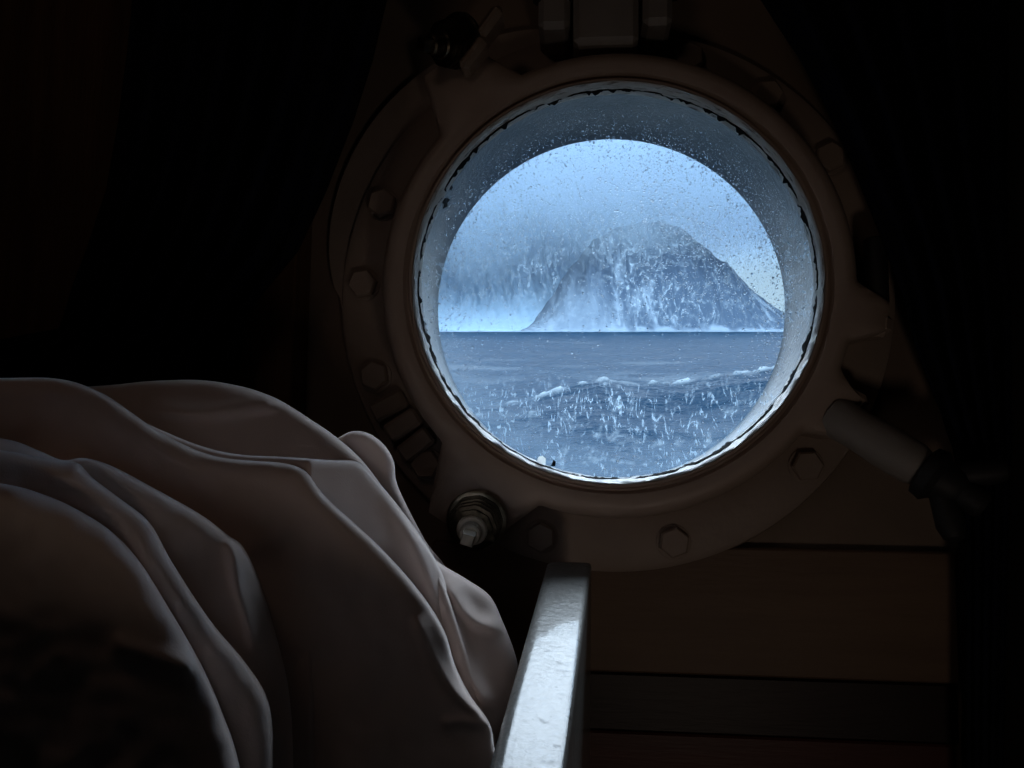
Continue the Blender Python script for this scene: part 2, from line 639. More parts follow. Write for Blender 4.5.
def lug(th, deg, r_tip, half_tip, half_base):
    d = abs((math.degrees(th) - deg + 180) % 360 - 180)
    if d <= half_tip:
        return r_tip / math.cos(R(d))
    if d >= half_base:
        return 0
    return r_tip + (.238 - r_tip) * ((d - half_tip) / (half_base - half_tip)) ** .8


def ring_mod(th):
    r = max(lug(th, 238, .300, 6.5, 14.5), lug(th, 126.7, .298, 6, 13), lug(th, -8, .272, 3.6, 7.5), lug(th, -31, .268, 5, 9))
    return max(0, r - .240)


# fixed flange bolted to the hull
FL = .068
MB().ring([(.236, W_WALL, 0), (.236, FL, 0), (.240, FL - .002, 0), (.295, FL - .002, 0), (.3015, FL + .001, 0), (.3035, FL + .006, 0), (.3035, W_WALL, 0)], closed=True) \
    .build('flange', M_FLANGE, port)
# plate behind the flange at the upper left
vs = []
bp = MB()
n = 40
for w in (.074, W_WALL):
    for i in range(n + 1):
        th = R(100 + i * 95 / n)
        rr = .304 + .038 * math.sin(math.pi * min(1, i / n * 1.15 + .02)) ** .6
        bp.v.append((.296 * math.cos(th), w, .296 * math.sin(th)))
        bp.v.append((rr * math.cos(th), w, rr * math.sin(th)))
m_ = 2 * (n + 1)
for i in range(n):
    a = 2 * i
    bp.f += [(a, a + 1, a + 3, a + 2), (m_ + a, m_ + a + 2, m_ + a + 3, m_ + a + 1),
             (a + 1, m_ + a + 1, m_ + a + 3, a + 3), (a, a + 2, m_ + a + 2, m_ + a)]
bp.f += [(0, m_, m_ + 1, 1), (2 * n, 2 * n + 1, m_ + 2 * n + 1, m_ + 2 * n)]
bp.build('backing_plate', M_FLANGE, port)

# hinged frame ring that carries the glass
prof = [(.2064, .045, 0), (.2064, -.003, 0), (.2074, -.005, 0), (.2095, -.005, 0), (.2115, .003, 0), (.2138, .002, 0),
        (.2165, -.004, 0), (.224, -.0075, .05), (.2325, -.006, .25), (.2385, -.0005, .8), (.2405, .006, 1), (.241, .02, 1), (.241, .066, 1)]
frame = MB().ring(prof, 360, ring_mod, closed=True).build('frame_ring', M_FRAME, port, angle=40)


# the chipped lip that holds the pane: ragged white paint
def ragged(seg=720):
    mb = MB()
    P = [(.2066, -.0040), (.2060, -.0062), (.2050, -.0050), (.2036, .000), (.2022, .0050), (.2006, .0105), (.2004, .0131), (.2066, .0131)]
    n = len(P)
    th = np.linspace(0, 2 * np.pi, seg, endpoint=False)
    for i in range(seg):
        for q, (r, w) in enumerate(P):
            j = 0.0
            if 1 <= q <= 5:
                cx, cy = math.cos(th[i]) * 6, math.sin(th[i]) * 6
                j = (float(fbm(np.array([cx * 2.2 + q * 3.1]), np.array([cy * 2.2]), 4, 31)[0]) - .5) * .0026
            mb.v.append(((r + j) * math.cos(th[i]), w + j * .4, (r + j) * math.sin(th[i])))
    for i in range(seg):
        k = (i + 1) % seg
        for q in range(n):
            q2 = (q + 1) % n
            mb.f.append((i * n + q, k * n + q, k * n + q2, i * n + q2))
    return mb


lip = ragged().build('glazing_lip', M_LIP, frame, angle=60)
tag(lip, 'chipped white painted lip around the glass')

# black sealant bead of uneven width where the pane meets the lip
mb = MB()
seg = 900
for i in range(seg):
    th = 2 * math.pi * i / seg
    a = np.array([math.cos(th) * 9.0]); b = np.array([math.sin(th) * 9.0])
    wd_ = .0003 + .0024 * max(0, float(fbm(a * 3.5, b * 3.5, 5, 77)[0]) - .47) / .3
    dg = math.degrees(th)
    wd_ += .0022 * math.exp(-((dg - 198) / 7) ** 2) + .0010 * math.exp(-((dg - 300) / 30) ** 2)
    off = .0012 * (float(fbm(a * 3, b * 3, 3, 5)[0]) - .5)
    c, s = math.cos(th), math.sin(th)
    wa = .0040 + off * 1.5
    wb = wa + .0012 + wd_ * 2.4
    ra, rb = .2036 - .3 * wa, .2036 - .3 * wb
    h = .0004
    mb.v += [((ra + h) * c, wa, (ra + h) * s), ((ra - h) * c, wa + h, (ra - h) * s), ((rb - h) * c, wb - h, (rb - h) * s), ((rb + h) * c, wb, (rb + h) * s)]
for i in range(seg):
    j = (i + 1) % seg
    for q in range(4):
        q2 = (q + 1) % 4
        mb.f.append((4 * i + q, 4 * j + q, 4 * j + q2, 4 * i + q2))
tag(mb.build('sealant_bead', M_SEALANT, frame), 'uneven black sealant line around the glass')

# pane (12..18 mm behind the rim) and the drops on its outer face
pane = MB().rev((0, .0132, 0), (0, 1, 0), [(.2060, 0), (.2060, .0048)], 128).build('glass_pane', M_GLASS, frame, angle=20)
dm = MB()
cnt = 0
while cnt < 11000:
    a = rng.uniform(-.196, .196); b = rng.uniform(-.196, .196)
    rr = math.hypot(a, b)
    if rr > .195:
        continue
    dens = .16
    dens += .75 * max(0, min(1, (b - .02) / .10)) * (.55 + .45 * max(0, min(1, (a + .05) / .12)))
    dens += .8 * max(0, min(1, (rr - .15) / .03)) * (1 if a > 0 else .6)
    if a > .03 and b > -.02:
        dens += .4
    if b < -.10:
        dens *= .25
    if rng.random() > dens * (.35 + 1.1 * float(fbm(np.array([a * 22.]), np.array([b * 22.]), 3, 9)[0])):
        continue
    s = .00034 + .00048 * rng.random() ** 2.2 + (.0007 * rng.random() if rng.random() < .06 else 0)
    ph = rng.uniform(0, 1)
    st = 1.0 + (.5 * rng.random() if rng.random() < .3 else 0)
    pts = []
    K = 8
    for q, (k1, k2) in enumerate(((1, 0), (.86, .30), (.5, .5))):
        for t in range(K):
            th = 2 * math.pi * (t + ph) / K
            pts.append((a + s * k1 * math.cos(th), .0181 + s * k2, b + s * st * k1 * math.sin(th)))
    pts.append((a, .0181 + s * .57, b))
    fs = [tuple(range(K))]
    for q in range(2):
        for t in range(K):
            t2 = (t + 1) % K
            fs.append((q * K + t, (q + 1) * K + t, (q + 1) * K + t2, q * K + t2))
    for t in range(K):
        fs.append((2 * K + t, 3 * K, 2 * K + (t + 1) % K))
    dm.add(pts, fs)
    cnt += 1
dr = dm.build('water_drops', M_DROP, frame, angle=80)
tag(dr, 'fine spray drops on the glass', kind='stuff')

# spigot tube through the hull
tube = MB().ring([(.2085, .019, 0), (TUBE_R - .0005, .019, 0), (TUBE_R - .0005, HULL_OUT + .004, 0), (.2085, HULL_OUT + .004, 0)], 192, closed=True) \
    .build('spigot_tube', M_TUBE, port)
tag(tube, 'grey wet tube lining the opening through the hull')


def flake(pts, mat, name, parent, h=.0015):
    mb = MB()
    c = sum((Vector(p) for p in pts), Vector()) / len(pts)
    nrm = Vector((-c.x, 0, -c.z)).normalized()
    n = len(pts)
    mb.add([Vector(p) for p in pts] + [Vector(p) + nrm * h for p in pts],
           [tuple(range(n)), tuple(range(n, 2 * n))] + [(i, (i + 1) % n, n + (i + 1) % n, n + i) for i in range(n)])
    return mb.build(name, mat, parent)


def on_tube(dw):                 # (degrees, w) on the tube's inner face
    d, w = dw
    return (TUBE_R - .0007) * math.cos(R(d)), w, (TUBE_R - .0007) * math.sin(R(d))


# bare patches where the paint has gone
flake([on_tube(p) for p in ((151.5, .035), (153.2, .033), (153.0, .044), (154.0, .046), (152.2, .056), (151.6, .049), (150.2, .052), (150.7, .042))], M_SEALANT, 'paint_chip', port, .0006)
flake([on_tube(p) for p in ((147.5, .030), (148.6, .031), (148.4, .038), (147.3, .036))], M_SEALANT, 'paint_chip', port, .0006)
u_, v_ = wall(541, 459, .006)
flake([(u_ - .005, .006, v_ - .005), (u_ + .004, .006, v_ - .007), (u_ + .0045, .006, v_ - .001), (u_ + .001, .006, v_ + .002), (u_ - .003, .006, v_ + .001)], M_CHIP, 'loose_flake', port)
u_, v_ = wall(553, 464, .005)
flake([(u_ - .002, .005, v_ - .002), (u_ + .002, .005, v_ - .0025), (u_ + .0025, .005, v_ + .001), (u_, .005, v_ + .003)], M_SEALANT, 'loose_flake', port)

# hexagon bolts round the flange
BR = .2765
for deg in (158.4, 178, 199.8, 223.5, 254.3, 283.8, 317.6, 72, 52, 32):
    c, s = math.cos(R(deg)) * BR, math.sin(R(deg)) * BR
    mb = MB().rev((c, FL - .001, s), (0, -1, 0), [(.0165, 0), (.0165, .0105), (.0145, .0125)], 6, phase=R(random.uniform(0, 60)))
    mb.rev((c, FL - .001, s), (0, -1, 0), [(.0185, -.001), (.0185, .003), (.0175, .0035)], 28)
    mb.build('hex_bolt', M_FLANGE, port, angle=25)

# three-knuckle hinge low on the left of the flange
for k, (px, py) in enumerate(((389, 406), (403, 425), (416, 445))):
    u, v = wall(px, py, FL - .012)
    ang = math.atan2(v, u)
    rot = Matrix.Rotation(-ang, 3, 'Y')
    MB().box((u, FL - .008, v), (.040, .020, .0215), .003, rot).build('hinge_knuckle', M_FLANGE if k != 1 else M_FRAME, port, smooth=False)

# hinge at the top
for px0, px1, pyb, ww, mm in ((538, 570, 27, .004, M_HINGE), (573, 639, 43, .000, M_HINGE), (643, 673, 23, .004, M_HINGE)):
    u0, vb = wall(px0, pyb, ww)
    u1, _ = wall(px1, pyb, ww)
    h = .09
    mb = MB().box(((u0 + u1) / 2, ww + .035, vb + h / 2), (u1 - u0, .07, h), .006)
    mb.build('hinge_leaf', mm, port, smooth=False)
u0, v0 = wall(533, -8, .01)
u1, _ = wall(680, -8, .01)
MB().rev((u0, .012, v0), (1, 0, 0), [(.010, 0), (.0125, .003), (.0125, u1 - u0 - .003), (.010, u1 - u0)], 24).build('hinge_pin', M_RUBBER, port)

# clamping bolts (dogs)
def clamp(u, v, w, axis, mats=(M_DARKNUT, M_STEEL, M_STUD)):
    ax = Vector(axis).normalized()
    st = MB().rev((u, w, v), ax, [(.0150, .010), (.0150, .034), (.0135, .036), (.0105, .0365), (.0105, .047), (.0092, .049)], 20, flat=None)
    # square end of the stud
    b = Vector((u, w, v)) + ax * .049
    st.rev(b, ax, [(.0085, 0), (.0085, .010), (.0075, .0115)], 4, phase=.5)
    stud = st.build('clamp_bolt', mats[2], port, angle=30)
    wsh = MB().rev((u, w, v), ax, [(.0290, 0), (.0300, .001), (.0300, .005), (.0285, .006)], 40)
    wsh.build('washer', mats[1], stud)
    nut = MB()
    prof = [(.0262, .005)]
    for i in range(4):
        h = .006 + i * .0062
        prof += [(.0262 - i * .0011, h), (.0262 - i * .0011, h + .0036), (.0225 - i * .0011, h + .0042), (.0225 - i * .0011, h + .0058)]
    prof += [(.0195, .032), (.0165, .033)]
    nut.rev((u, w, v), ax, prof, 48, flat=lambda t: 1 + .02 * math.cos(9 * t))
    nut.build('nut', mats[0], stud, angle=25)
    return stud


u, v = wall(477, 519, -.008)
clamp(u, v, -.006, (-.03, -1, -.26))
u, v = wall(462, 42, -.006)
clamp(u, v, -.004, (-.62, -.75, -.42), (M_DARKNUT, M_DARKNUT, M_DARKNUT))
# fork cheeks that hold the upper-left bolt
for du, dv in ((.014, -.020), (.030, .012)):
    MB().box((u + du, -.010, v + dv), (.014, .034, .040), .005, Matrix.Rotation(R(35), 3, 'Y')).build('fork_cheek', M_HULLPAINT, port, smooth=False)

# lower-right swing bolt: painted shank, dark wing nut
u0, v0 = wall(838, 418, .005)
u1, v1 = wall(924, 470, -.030)
a_ = Vector((u0, .005, v0)); b_ = Vector((u1, -.030, v1))
ax = (b_ - a_).normalized(); ln = (b_ - a_).length
sw = MB().rev(a_, ax, [(.012, -.012), (.019, -.008), (.0205, .004), (.0195, .02), (.021, ln * .55), (.0205, ln - .01), (.017, ln)], 28)
sw = sw.build('swing_bolt', M_HINGE, port)
u2, v2 = wall(838, 418, .0)
MB().rev((u2 - .004, .020, v2 - .016), (0, 0, 1), [(.016, 0), (.018, .002), (.018, .034), (.016, .036)], 24).build('pivot_eye', M_FRAME, sw)
wn = MB().rev(b_ - ax * .004, ax, [(.015, 0), (.024, .004), (.026, .014), (.020, .020), (.018, .034), (.013, .040), (.013, .058), (.010, .062)], 24)
side = ax.cross(Vector((0, 1, 0))).normalized()
for sg in (-1, 1):
    wn.rev(b_ + ax * .012, (ax * .8 + side * sg * .75).normalized(), [(.010, .0), (.011, .02), (.0125, .045), (.009, .056), (.003, .060)], 16)
wn.build('wing_nut', M_RUBBER, sw)
# right lug block with its dark pin
u, v = wall(884, 322, .004)
MB().box((u - .010, .026, v), (.042, .044, .026), .008, Matrix.Rotation(R(4), 3, 'Y')).build('hinge_lug', M_FRAME, port, smooth=False)
u, v = wall(880, 304, .012)
_, vt = wall(880, 236, .012)
MB().rev((u, .020, v), (0, 0, 1), [(.010, -.002), (.0115, .002), (.0115, vt - v - .002), (.009, vt - v)], 24).build('hinge_pin', M_RUBBER, port)
u, v = wall(853, 398, .010)
MB().box((u, .028, v), (.034, .036, .020), .006, Matrix.Rotation(R(30), 3, 'Y')).build('hinge_lug', M_FRAME, port, smooth=False)

# ------------------------------------------------------------------ white bunk board, seen along its glossy top edge
HB = .222


def flat_at(px, py, z):         # where the view through a pixel meets the level z
    d = ray(px, py)
    t = (z - EYE.z) / d.z
    return EYE + d * t


zt = EYE.z - HB
A, B = flat_at(545, 566, zt), flat_at(591, 567, zt)
C_, D = flat_at(486, 768, zt), flat_at(566, 768, zt)
dl = (C_ - A); dr_ = (D - B)
A2, B2 = A - dl * .04, B - dr_ * .04
C2, D2 = A + dl * 2.6, B + dr_ * 2.6
mb = MB()
bw = .0035
for P, Q in ((A2, B2), (C2, D2)):
    x = (Q - P).normalized()
    sec = [(P, -.30), (P, -.007), (P + x * .001, -.003), (P + x * .004, -.0006), (P + x * .009, 0), (Q - x * .005, 0), (Q - x * .002, -.0006), (Q - x * .0005, -.002), (Q, -.005), (Q, -.30)]
    for p, dz in sec:
        mb.v.append((p.x, p.y, zt + dz if dz > -.2 else .0))
ns = 10
for q in range(ns):
    q2 = (q + 1) % ns
    mb.f.append((q, q2, ns + q2, ns + q))
mb.f.append(tuple(range(ns)))
mb.f.append(tuple(range(2 * ns - 1, ns - 1, -1)))
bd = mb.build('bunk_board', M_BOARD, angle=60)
tag(bd, 'glossy white painted bunk board running from under the porthole, reflecting daylight', 'board')

# ------------------------------------------------------------------ duvet: overlapping soft folds
def smooth_curve(pts, closed=False, n=6):
    out = []
    m = len(pts)
    for i in range(m - 1):
        p0 = np.array(pts[max(i - 1, 0)], float); p1 = np.array(pts[i], float)
        p2 = np.array(pts[i + 1], float); p3 = np.array(pts[min(i + 2, m - 1)], float)
        for k in range(n):
            t = k / n
            out.append(.5 * ((2 * p1) + (-p0 + p2) * t + (2 * p0 - 5 * p1 + 4 * p2 - p3) * t * t + (-p0 + 3 * p1 - 3 * p2 + p3) * t ** 3))
    out.append(np.array(pts[-1], float))
    return np.array(out)


def seg_dist(X, Y, poly, closed):
    P = poly
    n = len(P)
    best = np.full(X.shape, 1e9)
    cx = np.zeros(X.shape); cy = np.zeros(X.shape)
    par = np.zeros(X.shape)
    for i in range(n if closed else n - 1):
        a = P[i]; b = P[(i + 1) % n]
        d = b - a
        l2 = max(1e-9, d @ d)
        t = np.clip(((X - a[0]) * d[0] + (Y - a[1]) * d[1]) / l2, 0, 1)
        qx, qy = a[0] + d[0] * t, a[1] + d[1] * t
        dd = np.hypot(X - qx, Y - qy)
        k = dd < best
        best = np.where(k, dd, best); cx = np.where(k, qx, cx); cy = np.where(k, qy, cy)
        par = np.where(k, (i + t) / n, par)
    return best, cx, cy, par


def inside(X, Y, P):
    r = np.zeros(X.shape, bool)
    n = len(P)
    for i in range(n):
        a = P[i]; b = P[(i + 1) % n]
        if a[1] == b[1]:
            continue
        c = (a[1] > Y) != (b[1] > Y)
        r ^= c & (X < (b[0] - a[0]) * (Y - a[1]) / (b[1] - a[1]) + a[0])
    return r


DV = MB()


def ridge(X, Y, pts, amp, wl, wr):
    """a soft pleat along a line: amp metres towards the viewer, wl/wr widths on its two sides"""
    P = smooth_curve(pts)
    d, cx, cy, par = seg_dist(X, Y, P, False)
    n = len(P)
    ii = np.clip((par * n).astype(int), 0, n - 2)
    T = P[ii + 1] - P[ii]
    sgn = np.sign(T[..., 0] * (Y - cy) - T[..., 1] * (X - cx))
    w = np.where(sgn > 0, wl, wr)
    fade = np.clip(par * 6, 0, 1) * np.clip((1 - par) * 6, 0, 1)
    return amp * np.exp(-(d / w) ** 2) * fade


def layer(edge, base, radius, skirt, step=2.0, close=((560, 1040), (-300, 1040)), ridges=(), seed=0, wob=.004, rk=1.0):
    if edge[0][0] < -100:
        edge = [(-300, edge[0][1] + 40), (-220, edge[0][1] + 8)] + list(edge)
    E = smooth_curve(edge)
    poly = np.vstack([E, np.array(close, float)])
    x0, x1 = max(-300, poly[:, 0].min() - 8), poly[:, 0].max() + 8
    y0, y1 = poly[:, 1].min() - 8, 1040
    xs = np.arange(x0, x1, step)
    ys = np.concatenate([np.arange(y0, 790, step), np.arange(790, y1, 12)])
    X, Y = np.meshgrid(xs, ys)
    d, cx, cy, par = seg_dist(X, Y, E, False)
    ins = inside(X, Y, poly)
    s = np.where(ins, -d, d)
    near = (~ins) & (d < step * 4.5)
    keep = ins | near
    k = np.clip(s / step, 0, 5)
    Xs = np.where(near, cx, X); Ys = np.where(near, cy, Y)
    q = np.where(ins, d, 0)
    Rr = radius(Xs, Ys) if callable(radius) else radius
    t = np.clip(1 - q / Rr, 0, 1)
    D = base(Xs, Ys)
    pxm = D / F
    D = D + rk * Rr * pxm * (1 - np.sqrt(np.maximum(0, 1 - t ** 2)))
    D = D + (fbm(Xs / 70., Ys / 70., 3, 50 + seed) - .5) * wob * 2
    for r_ in ridges:
        D = D - ridge(Xs, Ys, *r_)
    D = D + np.where(near, (k + .0) * skirt / 4, 0)
    # bring back the cloth that passes outside the drawn edge
    nx, ny = X.shape[1], X.shape[0]
    idx = np.full(X.shape, -1)
    vid = 0
    used = np.zeros(X.shape, bool)
    cells = keep[:-1, :-1] & keep[1:, :-1] & keep[:-1, 1:] & keep[1:, 1:]
    used[:-1, :-1] |= cells; used[1:, :-1] |= cells; used[:-1, 1:] |= cells; used[1:, 1:] |= cells
    idx[used] = np.arange(used.sum())
    px = Xs[used]; py = Ys[used]; dd = D[used]
    r = np.array(CF)[None] + np.array(CX)[None] * ((px - 512) / F)[:, None] + np.array(CU)[None] * ((384 - py) / F)[:, None]
    pos = np.array(EYE)[None] + r * dd[:, None]
    pos[:, 2] = np.maximum(pos[:, 2], .003)
    jj, ii = np.nonzero(cells)
    f = np.stack([idx[jj, ii], idx[jj + 1, ii], idx[jj + 1, ii + 1], idx[jj, ii + 1]], 1)
    DV.add(pos.tolist(), f.tolist())


# nearest folds at the left
layer([(-110, 470), (0, 483), (45, 495), (80, 511), (112, 532), (140, 562), (170, 610), (200, 662), (222, 712), (240, 768), (262, 900), (280, 1040)],
      lambda x, y: .322 + .00018 * np.clip(x - 100, -150, 400) + .00003 * (y - 600), 30, .05, seed=1,
      ridges=[([(110, 640), (150, 655), (195, 668)], .003, 12, 12)])
layer([(-110, 440), (0, 450), (60, 461), (78, 463), (93, 478), (122, 500), (150, 523), (172, 562), (210, 620), (245, 662), (266, 695), (273, 730), (274, 780), (285, 1040)],
      lambda x, y: .348 + .00028 * np.clip(x - 100, -150, 400), 20, .06, seed=2)
layer([(-110, 425), (0, 438), (40, 451), (62, 460), (85, 458), (112, 466), (150, 486), (200, 514), (228, 535), (244, 548), (262, 588), (280, 650), (290, 700), (294, 780), (300, 1040)],
      lambda x, y: .372 + .00038 * np.clip(x - 100, -150, 400), 16, .10, seed=3,
      ridges=[([(226, 540), (233, 556), (237, 585), (246, 618), (256, 650)], .006, 5, 9)])
# the big middle fold
layer([(-110, 381), (0, 378), (60, 379), (100, 392), (128, 410), (152, 427), (185, 445), (215, 456), (245, 460), (285, 463), (306, 471), (318, 487), (332, 503), (380, 547), (420, 592), (444, 630), (455, 665), (470, 695), (489, 722), (494, 745), (500, 790), (520, 1040)],
      lambda x, y: .470 + .00012 * (x - 250) + .00003 * (y - 500), 22, .10, seed=4,
      ridges=[([(414, 615), (420, 632), (430, 655), (448, 685), (468, 706), (490, 722)], .006, 5, 9),
              ([(440, 724), (465, 721), (492, 726)], .004, 6, 6)])
# the lit slope behind it
layer([(150, 425), (185, 440), (215, 450), (245, 455), (285, 457), (330, 460), (358, 462), (375, 478), (400, 508), (422, 538), (440, 568), (450, 598), (462, 640), (474, 680), (492, 722), (500, 790), (520, 1040)],
      lambda x, y: .490 + .0009 * np.clip(x - 310, 0, 150) - .00015 * np.clip(y - 480, -60, 60), 9, .05, seed=5, wob=.003,
      ridges=[([(380, 490), (410, 535), (432, 585), (440, 622), (455, 668), (476, 705)], .005, 9, 6)])
# rear fold along the top
layer([(60, 388), (110, 385), (150, 381), (200, 380), (240, 386), (266, 394), (285, 403), (310, 419), (335, 436), (360, 458), (385, 490), (410, 525), (450, 600), (500, 790), (520, 1040)],
      lambda x, y: .600 - .0006 * np.clip(y - 420, -60, 40) + .00008 * (x - 200), 12, .06, seed=6, wob=.003,
      ridges=[([(140, 408), (175, 412), (212, 412), (250, 407), (282, 402)], .007, 7, 12)])
# small fold that peeps out beyond
layer([(320, 450), (345, 434), (358, 431), (372, 435), (386, 447), (394, 462), (396, 480), (404, 500), (425, 540), (460, 600), (500, 790), (520, 1040)],
      lambda x, y: .655 + .0005 * (x - 360), 10, .04, seed=7)
# lower right folds against the board
layer([(430, 556), (446, 567), (468, 580), (490, 596), (503, 622), (514, 650), (518, 672), (512, 700), (500, 735), (492, 770), (498, 1040)],
      lambda x, y: .620 + .0007 * np.clip(x - 470, -40, 60) - .0003 * np.clip(y - 640, -90, 60), 14, .03, seed=8, wob=.004,
      ridges=[([(440, 580), (456, 600), (466, 614), (480, 625), (500, 630)], .009, 5, 10),
              ([(445, 600), (458, 640), (470, 678), (488, 705)], .010, 5, 9)])
dv = DV.build('duvet', M_DUVET, smooth=True, angle=180, fix=False)
sm = dv.modifiers.new('soften', 'SMOOTH'); sm.factor = .5; sm.iterations = 2
tag(dv, 'rumpled white duvet heaped in soft folds on the bunk beside the porthole', 'duvet')

# ------------------------------------------------------------------ dark curtain drawn back at the left
def curtain(rows, depth, pleats, label, ncol=90):
    mb = MB()
    ry = np.array([r[0] for r in rows], float)
    yy = np.concatenate([np.arange(-330, 560, 6.0), np.arange(560, 901, 20.0)])
    lf = np.interp(yy, ry, [r[1] for r in rows]); rt = np.interp(yy, ry, [r[2] for r in rows])
    for j, y in enumerate(yy):
        for i in range(ncol + 1):
            s = i / ncol
            px = lf[j] + (rt[j] - lf[j]) * s
            dep = depth + .018 * math.sin(s * 2 * math.pi * pleats + .4 * math.sin(y / 90)) * (0.4 + .6 * math.sin(math.pi * s)) + .006 * math.sin(s * 31 + y / 60)
            dep += .04 * (s ** 10 + (1 - s) ** 10)
            mb.v.append(tuple(at_depth(px, y, dep)))
    nc = ncol + 1
    for j in range(len(yy) - 1):
        for i in range(ncol):
            mb.f.append((j * nc + i, j * nc + i + 1, (j + 1) * nc + i + 1, (j + 1) * nc + i))
    cu = mb.build('curtain', M_CURTAIN, angle=180)
    so = cu.modifiers.new('cloth', 'SOLIDIFY'); so.thickness = .004; so.offset = 0
    return tag(cu, label, 'curtain')


curtain([(-330, 150, 430), (-120, 140, 412), (0, 132, 385), (60, 127, 371), (120, 120, 352), (190, 108, 325), (250, 88, 297), (285, 74, 268), (308, 66, 249), (330, 58, 243), (345, -20, 241), (380, -40, 236), (430, -45, 238), (520, -50, 250), (640, -40, 262), (760, -30, 270), (900, -20, 275)],
        .80, 7, 'dark navy curtain drawn back to the left of the porthole')
curtain([(-330, 700, 1012), (-60, 740, 1012), (0, 762, 1012), (60, 800, 1012), (100, 824, 1012), (160, 852, 1012), (230, 880, 1012), (300, 905, 1012), (340, 914, 1012), (400, 936, 1012), (450, 955, 1012), (480, 960, 1010), (560, 961, 1008), (680, 962, 1004), (900, 965, 1000)],
        .765, 5, 'black curtain hanging beside the right edge of the porthole')

# ------------------------------------------------------------------ the sea
SEA = EYE.z - 2.5
ny_, nx_ = 520, 460
ys = np.geomspace(4.0, 560.0, ny_)
tx = np.linspace(-.62, .95, nx_)
TX, YS = np.meshgrid(tx, ys)
XS = TX * YS
crest_px = [380, 470, 500, 530, 560, 600, 640, 680, 720, 780, 860]
crest_py = [418, 413, 409, 404, 396, 386, 391, 389, 384, 377, 372]
PX = 512 + TX * F
yc = 18.0 + .8 * np.sin(XS * .35) + .4 * (fbm(XS * .5, XS * 0, 3, 3) - .5)
hc = 2.5 - (np.interp(PX, crest_px, crest_py) - 331) / F * 18.0
hc = hc + .10 * (fbm(XS * 1.3, XS * 0 + 4, 3, 8) - .5)
dd = YS - yc
shape = np.where(dd < 0, np.exp(-(np.abs(dd) / 2.4) ** 1.6), np.exp(-(dd / 4.5) ** 2))
Z = hc * shape
amp = np.clip(YS / 12, .6, 2.0)
Z = Z + amp * .34 * (fbm(XS * .16, YS * .36, 6, 21, .55) - .5) + amp * .05 * (ridged(XS * .8, YS * 1.7, 3, 25) - .5)
Z = Z + np.where(YS < 17, .10 * (ridged(XS * 1.5, YS * 2.2, 4, 29) - .5), 0)
Z = np.where(YS > 300, Z * .6, Z)
# foam: broken crest, lace down the face
cr = np.exp(-((dd + .12) / .13) ** 2) * np.clip((fbm(XS * 3.0, YS * 3.0, 5, 41) - .38) * 4, 0, 1)
cr = cr * np.clip((PX - 470) / 60, 0, 1)
lace = np.clip(1 - np.abs(fbm(XS * 1.7, YS * 1.1, 5, 45) - .5) / .028, 0, 1) * np.clip((fbm(XS * .8, YS * .8, 3, 47) - .42) * 6, 0, 1)
lace = lace * np.clip((1.0 - dd) / 1.5, 0, 1) * np.clip((dd + 6.5) / 1.5, 0, 1) * .35
far = np.clip((fbm(XS * .10, YS * .28, 5, 49) - .66) * 8, 0, 1) * .12 * (dd > 2)
foam = np.clip(cr + lace + far, 0, 1)
Z = Z + cr * .10
V = np.stack([XS, YS, Z + SEA], -1).reshape(-1, 3)
I = np.arange(ny_ * nx_).reshape(ny_, nx_)
Fq = np.stack([I[:-1, :-1], I[:-1, 1:], I[1:, 1:], I[1:, :-1]], -1).reshape(-1, 4)


def grid_obj(name, V, Fq, mat, attr, vals):
    me = bpy.data.meshes.new(name)
    me.from_pydata(V.tolist(), [], Fq.tolist())
    at = me.attributes.new(attr, 'FLOAT', 'POINT')
    at.data.foreach_set('value', np.ascontiguousarray(vals.reshape(-1), dtype=np.float32))
    me.materials.append(mat)
    me.polygons.foreach_set('use_smooth', [True] * len(me.polygons))
    o = bpy.data.objects.new(name, me)
    COL.objects.link(o)
    return o


sea = grid_obj('sea', V, Fq, mat_sea(), 'foam', foam)
tag(sea, 'choppy blue sea with a breaking wave outside the porthole', 'sea', kind='stuff')


